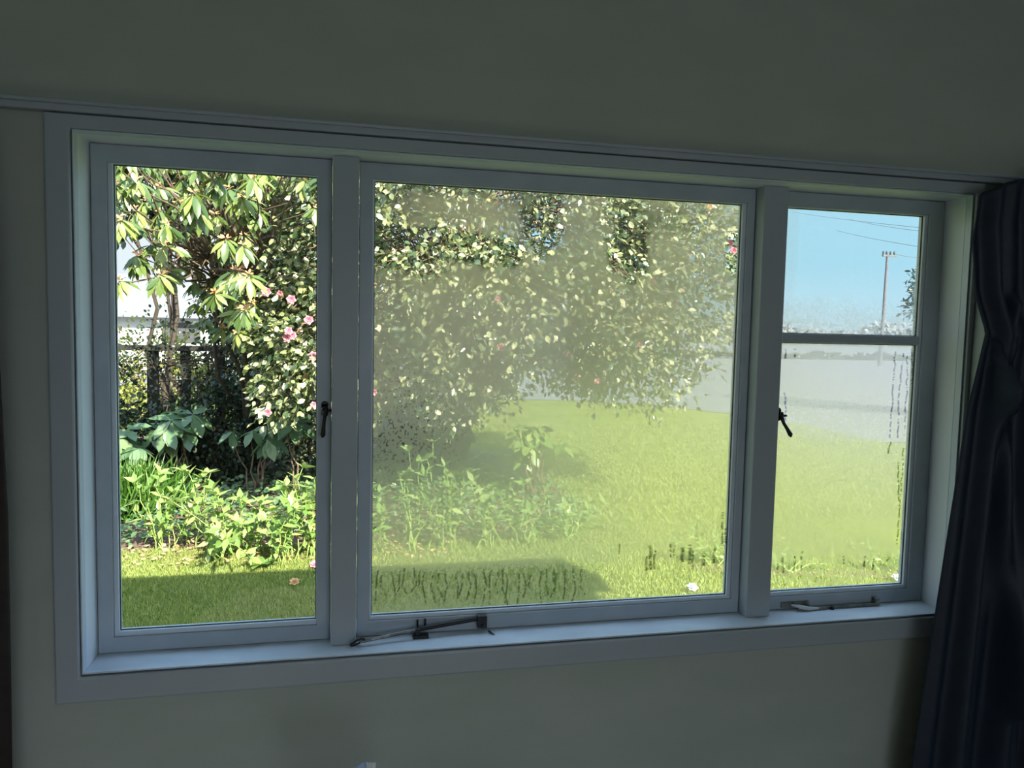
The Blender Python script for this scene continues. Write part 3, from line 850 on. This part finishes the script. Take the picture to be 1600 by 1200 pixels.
def rhodo():
    r = np.random.default_rng(31)
    base = np.array([-.7, 8.9, GZ])
    root = tag(empty('rhododendron_tree', tuple(base)), 'rhododendron tree with long drooping sunlit leaves behind the left window', 'tree')
    tips = []
    for px in np.arange(180, 505, 23):
        for py in np.arange(225, 520, 24):
            x, y = px+r.uniform(-12, 12), py+r.uniform(-12, 12)
            if x < 335 and y > 352 + r.uniform(-6, 10) and not (y < 440 and 215 < x < 275): continue     # gap to the sky
            if x > 400 and y > 330: continue
            if x > 440 and r.random() < .6: continue
            Y = r.uniform(4.6, 6.6)
            tips.append(at(x, y, Y))
    for k in range(46):
        tips.append(at(r.uniform(290, 420), r.uniform(250, 500), r.uniform(6.4, 7.4)))
    tips += [at(250, 430, 4.9), at(188, 345, 4.7), at(188, 440, 5.1), at(215, 400, 5.4)]
    tips = np.array(tips)
    st, rd = [], []
    J = []
    for tx, ty, tz in ((-.85, 6.6, 1.5), (-.5, 6.2, 1.6), (-1.25, 7.2, 2.0), (-.2, 6.8, 1.3)):
        s = wob(base+r.normal(0, .05, 3)*[1, 1, 0], (tx, ty, tz), 10, .07); st.append(s); rd.append(np.linspace(.036, .014, 10)); J += list(s[5:])
    V, Fc = tubes(st, rd, 9); npmesh('trunk', V, Fc, M['bark'], root, smooth=True)
    J = np.array(J); tw, tr = [], []
    for t in tips:
        k = np.argsort(np.linalg.norm(J-t, axis=1))[r.integers(0, 4)]
        tw.append(wob(J[k], t, 7, .05, .06)); tr.append(np.linspace(.014, .005, 7))
    V, Fc = tubes(tw, tr, 6); npmesh('branches', V, Fc, M['twig'], root, smooth=True)
    A = [[], [], [], []]; B = [[], [], [], []]
    for t, w in zip(tips, tw):
        ax = unit(unit(w[-1]-w[-2])*.5+np.array([0, -.35, .7])+r.normal(0, .2, 3))
        q = whorl_leaves(t, ax, r, r.integers(8, 12), .19, .95)
        for k in range(4): A[k] += list(q[k])
        q = whorl_leaves(t+ax*.02, ax, r, 5, .05, -.6)
        for k in range(4): B[k] += list(q[k])
    nA = len(A[0]); Z = [np.array(A[k]+B[k]) for k in range(4)]
    Wd = Z[3]*.155; Wd[nA:] = Z[3][nA:]*.2
    leaves('foliage', [M['rhodo'], M['rhodo_bud']], root, Z[0], Z[1], Z[2], Z[3], Wd, T_long, mi=(np.arange(len(Z[0])) >= nA).astype(int))
rhodo()

# ---------------------------------------------------------------- background shrubs and trees
def bush(name, label, cat, center, rad, n, per, Lr, mat, seed, spread=.3, group=None, trunk=True, Lw=.3, hollow=.15, flat=None):
    r = np.random.default_rng(seed); C = np.array(center, float); R = np.array(rad, float)
    base = (C[0], C[1], GZ)
    root = tag(empty(name, base), label, cat, group)
    P = []
    while len(P) < n:
        q = r.uniform(-1, 1, 3); d = (q**2).sum()
        if hollow < d < 1 and C[2]+q[2]*R[2] > GZ+.05: P.append(C+q*R*(1+.12*math.sin(q[0]*7+seed)))
    P = np.array(P)
    st, rd = [], []
    for k in range(4):
        tip = C+r.uniform(-.4, .4, 3)*R
        st.append(wob(np.array(base)+[r.normal(0, .06), r.normal(0, .06), 0], tip, 8, .04*R[0])); rd.append(np.linspace(.03+.012*R[2], .012, 8))
    for p in P[::2]:
        s = st[r.integers(4)][r.integers(4, 8)]
        st.append(wob(s, p, 5, .03)); rd.append(np.linspace(.010, .003, 5))
    V, Fc = tubes(st, rd, 6); npmesh('branches', V, Fc, M['bark'], root, smooth=True)
    pos, dr, nm, L = clump_leaves(P, per, spread, r, Lr, C)
    leaves('foliage', mat, root, pos, dr, nm, L, L*Lw, T_small)
    return root
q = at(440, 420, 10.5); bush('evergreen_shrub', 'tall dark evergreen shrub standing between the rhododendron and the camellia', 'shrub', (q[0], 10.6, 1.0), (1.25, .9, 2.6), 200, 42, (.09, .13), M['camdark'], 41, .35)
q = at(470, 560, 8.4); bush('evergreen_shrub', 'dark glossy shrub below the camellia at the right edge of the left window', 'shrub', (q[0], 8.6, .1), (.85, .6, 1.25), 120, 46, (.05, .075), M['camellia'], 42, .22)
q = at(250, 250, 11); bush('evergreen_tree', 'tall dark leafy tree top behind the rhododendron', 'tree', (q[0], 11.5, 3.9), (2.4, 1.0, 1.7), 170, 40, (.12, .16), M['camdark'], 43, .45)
q = at(235, 640, 9.6); bush('bushy_shrub', 'small leaved dark shrub in front of the fence at far left', 'shrub', (q[0], 8.3, -.75), (1.2, .4, .5), 110, 44, (.05, .08), M['camdark'], 44, .25)
q = at(360, 640, 9.6); bush('bushy_shrub', 'small leaved dark shrub in front of the fence, right of the wide post', 'shrub', (q[0]+.05, 8.3, -.6), (.9, .4, .62), 110, 44, (.05, .08), M['camdark'], 45, .25)
q = at(230, 580, 14); bush('hedge_plant', 'yellow green sunlit bush beyond the fence at far left', 'bush', (q[0], 14, -.2), (1.6, .6, .9), 70, 40, (.07, .11), M['fernl'], 46, .3)
q = at(380, 580, 14); bush('hedge_plant', 'yellow green sunlit bush beyond the fence, further right', 'bush', (q[0], 14.4, -.25), (1.5, .6, .85), 70, 40, (.07, .11), M['fernl'], 47, .3)
# droopy tree at the right edge of the right casement
q = at(1500, 430, 15)
bush('drooping_tree', 'leafy tree just showing at the right edge of the sky pane', 'tree', (q[0]+.2, 15, 1.9), (1.5, 1.2, 2.1), 110, 40, (.12, .19), M['camdark'], 48, .35, Lw=.2)
# screening between bed and lawn behind camellia
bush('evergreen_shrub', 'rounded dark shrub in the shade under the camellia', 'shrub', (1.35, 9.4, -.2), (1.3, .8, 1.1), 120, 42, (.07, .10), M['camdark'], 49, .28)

q = at(300, 600, 9.4); bush('twiggy_vine', 'thin dark twiggy vine scrambling in front of the fence posts', 'vine', (q[0], 9.5, .35), (1.5, .3, .75), 60, 26, (.04, .07), M['camdark'], 50, .3)
# ---------------------------------------------------------------- fence
fr = tag(empty('timber_fence', (-3.2, 10, GZ)), 'weathered timber rail fence, coloured dark for shade, with thick posts behind the shrubs', 'fence')
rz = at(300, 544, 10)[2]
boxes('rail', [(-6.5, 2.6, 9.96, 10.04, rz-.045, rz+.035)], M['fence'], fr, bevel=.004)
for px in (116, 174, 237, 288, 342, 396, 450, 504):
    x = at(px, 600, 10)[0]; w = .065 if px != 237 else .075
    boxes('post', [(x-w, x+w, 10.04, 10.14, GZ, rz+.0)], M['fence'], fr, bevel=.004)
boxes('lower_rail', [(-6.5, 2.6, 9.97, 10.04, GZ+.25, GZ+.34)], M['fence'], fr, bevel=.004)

# neighbour's pale house beyond the fence
hp = at(215, 500, 34)
hs = tag(empty('neighbour_house', (hp[0], 34, GZ)), 'pale house with a light roof glimpsed beyond the fence at far left', 'house')
boxes('wall', [(hp[0]-6, hp[0]+5.5, 34, 41, GZ, 1.15)], M['cladding'], hs)
bm = bmesh.new()
x0, x1 = hp[0]-6.6, hp[0]+6.1
vs = [bm.verts.new(p) for p in ((x0, 33.4, 1.1), (x1, 33.4, 1.1), (x1, 41.6, 1.1), (x0, 41.6, 1.1), (x0+3, 37.5, 3.2), (x1-3, 37.5, 3.2))]
for f in ((0, 1, 5, 4), (1, 2, 5), (2, 3, 4, 5), (3, 0, 4), (0, 3, 2, 1)): bm.faces.new([vs[i] for i in f])
bmobj('roof', bm, M['gravel'], hs)
boxes('window', [(hp[0]+1, hp[0]+2.6, 33.96, 34.0, 0, .9)], M['wire'], hs)

# ---------------------------------------------------------------- broad-leaved understory
def broad(name, label, px, py, Y, h, n, L0, seed, mat='under', droop=.5):
    r = np.random.default_rng(seed); c = at(px, py, Y)
    root = tag(empty(name, (c[0], Y, GZ)), label, 'shrub')
    A = [[], [], [], []]; st, rd = [], []
    for i in range(n):
        t = c+np.array([r.normal(0, .16), r.normal(0, .12), r.uniform(-h, h*.4)])
        if i == 0: t = c
        st.append(wob((c[0]+r.normal(0, .05), Y, GZ), t, 6, .03)); rd.append(np.linspace(.014, .006, 6))
        q = whorl_leaves(t, np.array([0, -.5, .8])+r.normal(0, .15, 3), r, r.integers(5, 8), L0, droop)
        for k in range(4): A[k] += list(q[k])
    V, Fc = tubes(st, rd, 6); npmesh('stems', V, Fc, M['twig'], root, smooth=True)
    L = np.array(A[3]); leaves('foliage', M[mat], root, np.array(A[0]), np.array(A[1]), np.array(A[2]), L, L*.24, T_long)
broad('broadleaf_shrub', 'broad leaved plant at the left edge, above the grassy clump', 200, 672, 7.8, .3, 7, .26, 61)
broad('broadleaf_shrub', 'broad dark leaved plant in front of the fence, second from the left', 282, 655, 7.8, .25, 8, .29, 62)
broad('broadleaf_shrub', 'small shrub of pale mottled leaves on bare brown twigs, third from left', 395, 672, 7.4, .15, 6, .24, 63, droop=.9)
broad('broadleaf_shrub', 'star shaped whorl of broad leaves beside the right stile of the left window', 456, 658, 7.4, .04, 2, .32, 64, droop=.25)
broad('broadleaf_shrub', 'tall pale leaved plant in the bed seen through the fogged glass', 838, 672, 6.6, .35, 9, .22, 65, mat='hydr', droop=.4)

# strappy clump
def straps():
    r = np.random.default_rng(71); c = gr(205, 808); c = np.array([c[0], c[1], GZ]); n = 800
    root = tag(empty('grassy_clump', tuple(c)), 'clump of bright green strappy leaves left of the leafy bed', 'plant')
    pos = c+r.normal(0, 1, (n, 3))*[.2, .14, 0]
    dr = unit(r.normal(0, .38, (n, 3))+[0, 0, 1.0]); nm = unit(r.normal(0, 1, (n, 3))+[0, -.6, .2])
    leaves('foliage', M['strap'], root, pos, dr, nm, r.uniform(.35, .68, n), .011, T_long)
straps()

# bright young plants along the bed edge
def young(name, label, x, y, h, nst, seed, Lf=.12, group=None):
    r = np.random.default_rng(seed)
    root = tag(empty(name, (x, y, GZ)), label, 'plant', group)
    st, rd = [], []; A = [[], [], [], []]
    for s in range(nst):
        hh = h*r.uniform(.55, 1.05)
        b_ = np.array([x+r.normal(0, .06), y+r.normal(0, .05), GZ]); t = b_+np.array([r.normal(0, .16), r.normal(0, .12), hh])
        P = wob(b_, t, 8, .012, 0, r); st.append(P); rd.append(np.linspace(.006, .003, 8))
        for k in range(2, 8):
            ax = unit(P[k]-P[k-1]); a = unit(np.cross(ax, [math.cos(k*1.57), math.sin(k*1.57), .1]))
            b2 = np.cross(ax, a)
            top = k == 7
            for sg in ([-1, 1] if not top else [-1, 1, -2, 2]):
                d = a*np.sign(sg) if abs(sg) == 1 else b2*np.sign(sg)
                dd = unit(d+ax*(.35 if not top else .8)+np.array([0, 0, r.uniform(-.35, .1)])+r.normal(0, .15, 3))
                A[0].append(P[k]); A[1].append(dd); A[2].append(unit(ax+r.normal(0, .25, 3))); A[3].append(Lf*r.uniform(.7, 1.1)*(1 if k > 3 else .8))
    V, Fc = tubes(st, rd, 5); npmesh('stems', V, Fc, M['stem'], root, smooth=True)
    L = np.array(A[3]); leaves('foliage', M['hydr'], root, np.array(A[0]), np.array(A[1]), np.array(A[2]), L, L*.22, T_lance)
K = 'young leafy plants along the edge of the bed'
yl = [(262, 862, .74, 9, 'tallest bright leafy plant, leftmost in the bed row'),
      (300, 850, .70, 8, 'bright leafy plant touching the right side of the leftmost tall one'),
      (352, 872, .60, 9, 'bright leafy plant third along the bed row'),
      (392, 870, .52, 9, 'lower bright leafy plant in the middle of the left window row'),
      (430, 882, .62, 10, 'bright leafy plant with drooping tips, near the pale rosette'),
      (468, 874, .78, 10, 'tall bright leafy plant against the right stile of the left window'),
      (498, 868, .72, 9, 'bright leafy plant mostly hidden behind the first mullion'),
      (325, 880, .30, 5, 'short bright leafy plant at the front of the row, over the lawn edge'),
      (590, 866, .6, 9, 'leafy plant through the fog, beside the left edge of the middle pane'),
      (650, 862, .95, 9, 'taller thin leafy plant through the fog, left part of the middle pane'),
      (700, 860, .8, 9, 'leafy plant through the fog, below the lowest camellia spray'),
      (760, 855, .7, 9, 'leafy plant through the fog at the centre of the middle pane'),
      (820, 850, .6, 9, 'leafy plant through the fog, below the tall pale leaved plant'),
      (880, 845, .5, 8, 'rightmost leafy plant of the bed seen through the fog')]
for i, (px, py, h, n, lb) in enumerate(yl):
    p = gr(px, py); young('leafy_plant', lb, p[0], p[1], h, n, 80+i, .12, K)
p = gr(1118, 882); young('leafy_plant', 'small leafy plant on bare earth at the lower right corner of the middle pane', p[0], p[1], .32, 9, 101, .08)
p = gr(1232, 893); young('leafy_plant', 'small leafy plant at the lower left corner of the right casement', p[0], p[1], .26, 9, 102, .07)
p = gr(1390, 893); young('leafy_plant', 'small yellowing leafy plant at the lower right corner of the right casement', p[0], p[1], .26, 8, 103, .07)
bm = bmesh.new()
a = [gr(x, y) for x, y in ((1060, 888), (1100, 880), (1150, 884), (1250, 893), (1420, 892), (1425, 906), (1330, 905), (1230, 901), (1140, 897), (1080, 892))]
f = bm.faces.new([bm.verts.new((p[0], p[1], GZ+.012)) for p in a]); bmesh.ops.triangulate(bm, faces=[f])
struct(bmobj('earth_strip', bm, M['mulch']))
# pale rosette weed near the lawn edge and low ground cover
r = np.random.default_rng(99)
p = gr(410, 890)
ro = tag(empty('rosette_weed', (p[0], p[1], GZ)), 'pale broad leaved rosette at the edge of the lawn', 'plant')
q = whorl_leaves(np.array([p[0], p[1], GZ+.03]), np.array([0, 0, 1.]), r, 11, .16, -.45)
L = np.array(q[3]); leaves('foliage', M['hydr'], ro, np.array(q[0]), np.array(q[1]), np.array(q[2]), L, L*.25, T_long)
n = 9000
gx = r.uniform(-5, 3.2, n); gy = r.uniform(5.4, 10, n)
pos = np.stack([gx, gy, GZ+.02+r.random(n)*.16], 1)
L = r.uniform(.05, .10, n)
o = leaves('ground_cover', M['under'], None, pos, unit(r.normal(0, 1, (n, 3))*[1, 1, .3]), unit(r.normal(0, .4, (n, 3))+[0, -.2, 1]), L, L*.33, T_small)
tag(o, 'low dark leafy ground cover filling the shaded bed', 'ground cover', kind='stuff')
n = 500
pos = np.stack([r.uniform(-1.6, 1.5, n), r.uniform(4.75, 5.5, n), np.full(n, GZ+.03)], 1); L = r.uniform(.03, .06, n)
o = leaves('leaf_litter', M['deadw'], None, pos, unit(r.normal(0, 1, (n, 3))*[1, 1, .2]), unit(r.normal(0, .3, (n, 3))+[0, 0, 1]), L, L*.35, T_small)
tag(o, 'dry brown leaf litter along the front of the bed', 'leaf litter', kind='stuff')

# lawn blades
def blades(n, x0, x1, y0, y1, h, w, r):
    pos = np.stack([r.uniform(x0, x1, n), r.uniform(y0, y1, n), np.full(n, GZ)], 1)
    dr = unit(r.normal(0, .45, (n, 3))*[1, 1, 0]+[0, 0, 1]); nm = unit(r.normal(0, 1, (n, 3))*[1, 1, .2])
    return pos, dr, nm, r.uniform(h*.6, h*1.3, n), np.full(n, w)
parts = [blades(110000, -2.4, .8, 1.9, 5.4, .045, .0028, r), blades(120000, .8, 5.6, 1.9, 5.6, .045, .0035, r), blades(60000, 2.5, 11, 5.6, 14, .06, .007, r)]
pos, dr, nm, L, Wd = [np.concatenate([p[k] for p in parts]) for k in range(5)]
keep = ~((pos[:, 0] < 3.2) & (pos[:, 1] > 5.3))
o = leaves('lawn_grass', M['grassb'], None, pos[keep], dr[keep], nm[keep], L[keep], Wd[keep], T_blade)
tag(o, 'short bright green lawn grass between the house and the bed', 'grass', kind='stuff')

# fallen blossoms on the lawn
for px, py, rad, mt, lb in ((460, 909, .045, 'spent', 'brownish fallen blossom on the lawn in the left window, at the shadow edge'),
                       (492, 882, .05, 'pink', 'pink fallen blossom where the lawn meets the bed, by the first mullion'),
                       (1082, 918, .05, 'paper', 'white fallen blossom on the lawn near the lower right of the middle pane'),
                       (1402, 903, .05, 'paper', 'pale fallen blossom at the lower right corner of the right casement')):
    p = gr(px, py, GZ+.05)
    o = flower('fallen_blossom', p, (0, -.4, 1), rad, M[mt], None, r)
    tag(o, lb, 'blossom')

# ---------------------------------------------------------------- distance
pp = at(1387, 395, 50)
po = tag(empty('power_pole', (pp[0], 50, GZ-.2)), 'pale power pole with a single crossarm standing far off in the right window', 'pole')
V, Fc = tubes([np.array([[pp[0]-.15, 50, GZ-.2], [pp[0]-.05, 50, 3.], [pp[0], 50, pp[2]]])], [[.17, .13, .10]], 10)
npmesh('shaft', V, Fc, M['pole'], po, smooth=True)
boxes('crossarm', [(pp[0]-.45, pp[0]+.85, 49.93, 50.07, pp[2]-.30, pp[2]-.16)], M['pole'], po)
for dx in (-.4, -.1, .25, .6):
    V, Fc = tubes([np.array([[pp[0]+dx, 50, pp[2]-.16], [pp[0]+dx, 50, pp[2]+.0], [pp[0]+dx, 50, pp[2]+.14]])], [[.05, .075, .04]], 8)
    npmesh('insulator', V, Fc, M['iron'], po, smooth=True)
wl = (((1395, 396), (1460, 402), 50, 50, 'thin power line running right from the top of the pole'),
      ((1345, 367), (1480, 392), 70, 40, 'thin power line just above the pole top'),
      ((1362, 348), (1480, 366), 70, 40, 'second highest thin power line across the sky pane'),
      ((1280, 336), (1480, 360), 90, 40, 'highest thin power line across the sky pane'))
for a, b_, ya, yb, lb in wl:
    A_ = at(*a, ya); B_ = at(*b_, yb); A2 = A_+(A_-B_)*(.0 if ya == 50 else .6)
    V, Fc = tubes([wob(A2, B_, 12, 0, .15)], [np.full(12, .018)], 5)
    tag(npmesh('power_line', V, Fc, M['wire'], smooth=True), lb, 'wire')
def farhedge(name, label, x0, x1, y, h, n, L, seed, mat, z0=GZ):
    r = np.random.default_rng(seed)
    pos = np.stack([r.uniform(x0, x1, n), y+r.normal(0, h*.3, n), z0+r.random(n)**.8*h*(.75+.35*np.sin(np.linspace(0, 1, n)*0+r.random()))], 1)
    pos[:, 2] = z0+(pos[:, 2]-z0)*(.8+.25*np.sin(pos[:, 0]/h*.8+seed)+.15*np.sin(pos[:, 0]/h*2.1))
    o = leaves(name, M[mat], None, pos, unit(r.normal(0, 1, (n, 3))), unit(r.normal(0, .6, (n, 3))+[0, -.5, .6]), np.full(n, L), L*.4, T_small)
    tag(o, label, 'hedge' if 'hedge' in name else 'trees', kind='stuff')
farhedge('low_hedge', 'low dark hedge line far across the gravel in the right window', -10, 110, 64, .8, 9000, .28, 5, 'camdark')
farhedge('distant_treeline', 'hazy line of trees on the horizon in the right window', -100, 420, 230, 7.5, 9000, 1.8, 6, 'fartree', GZ)
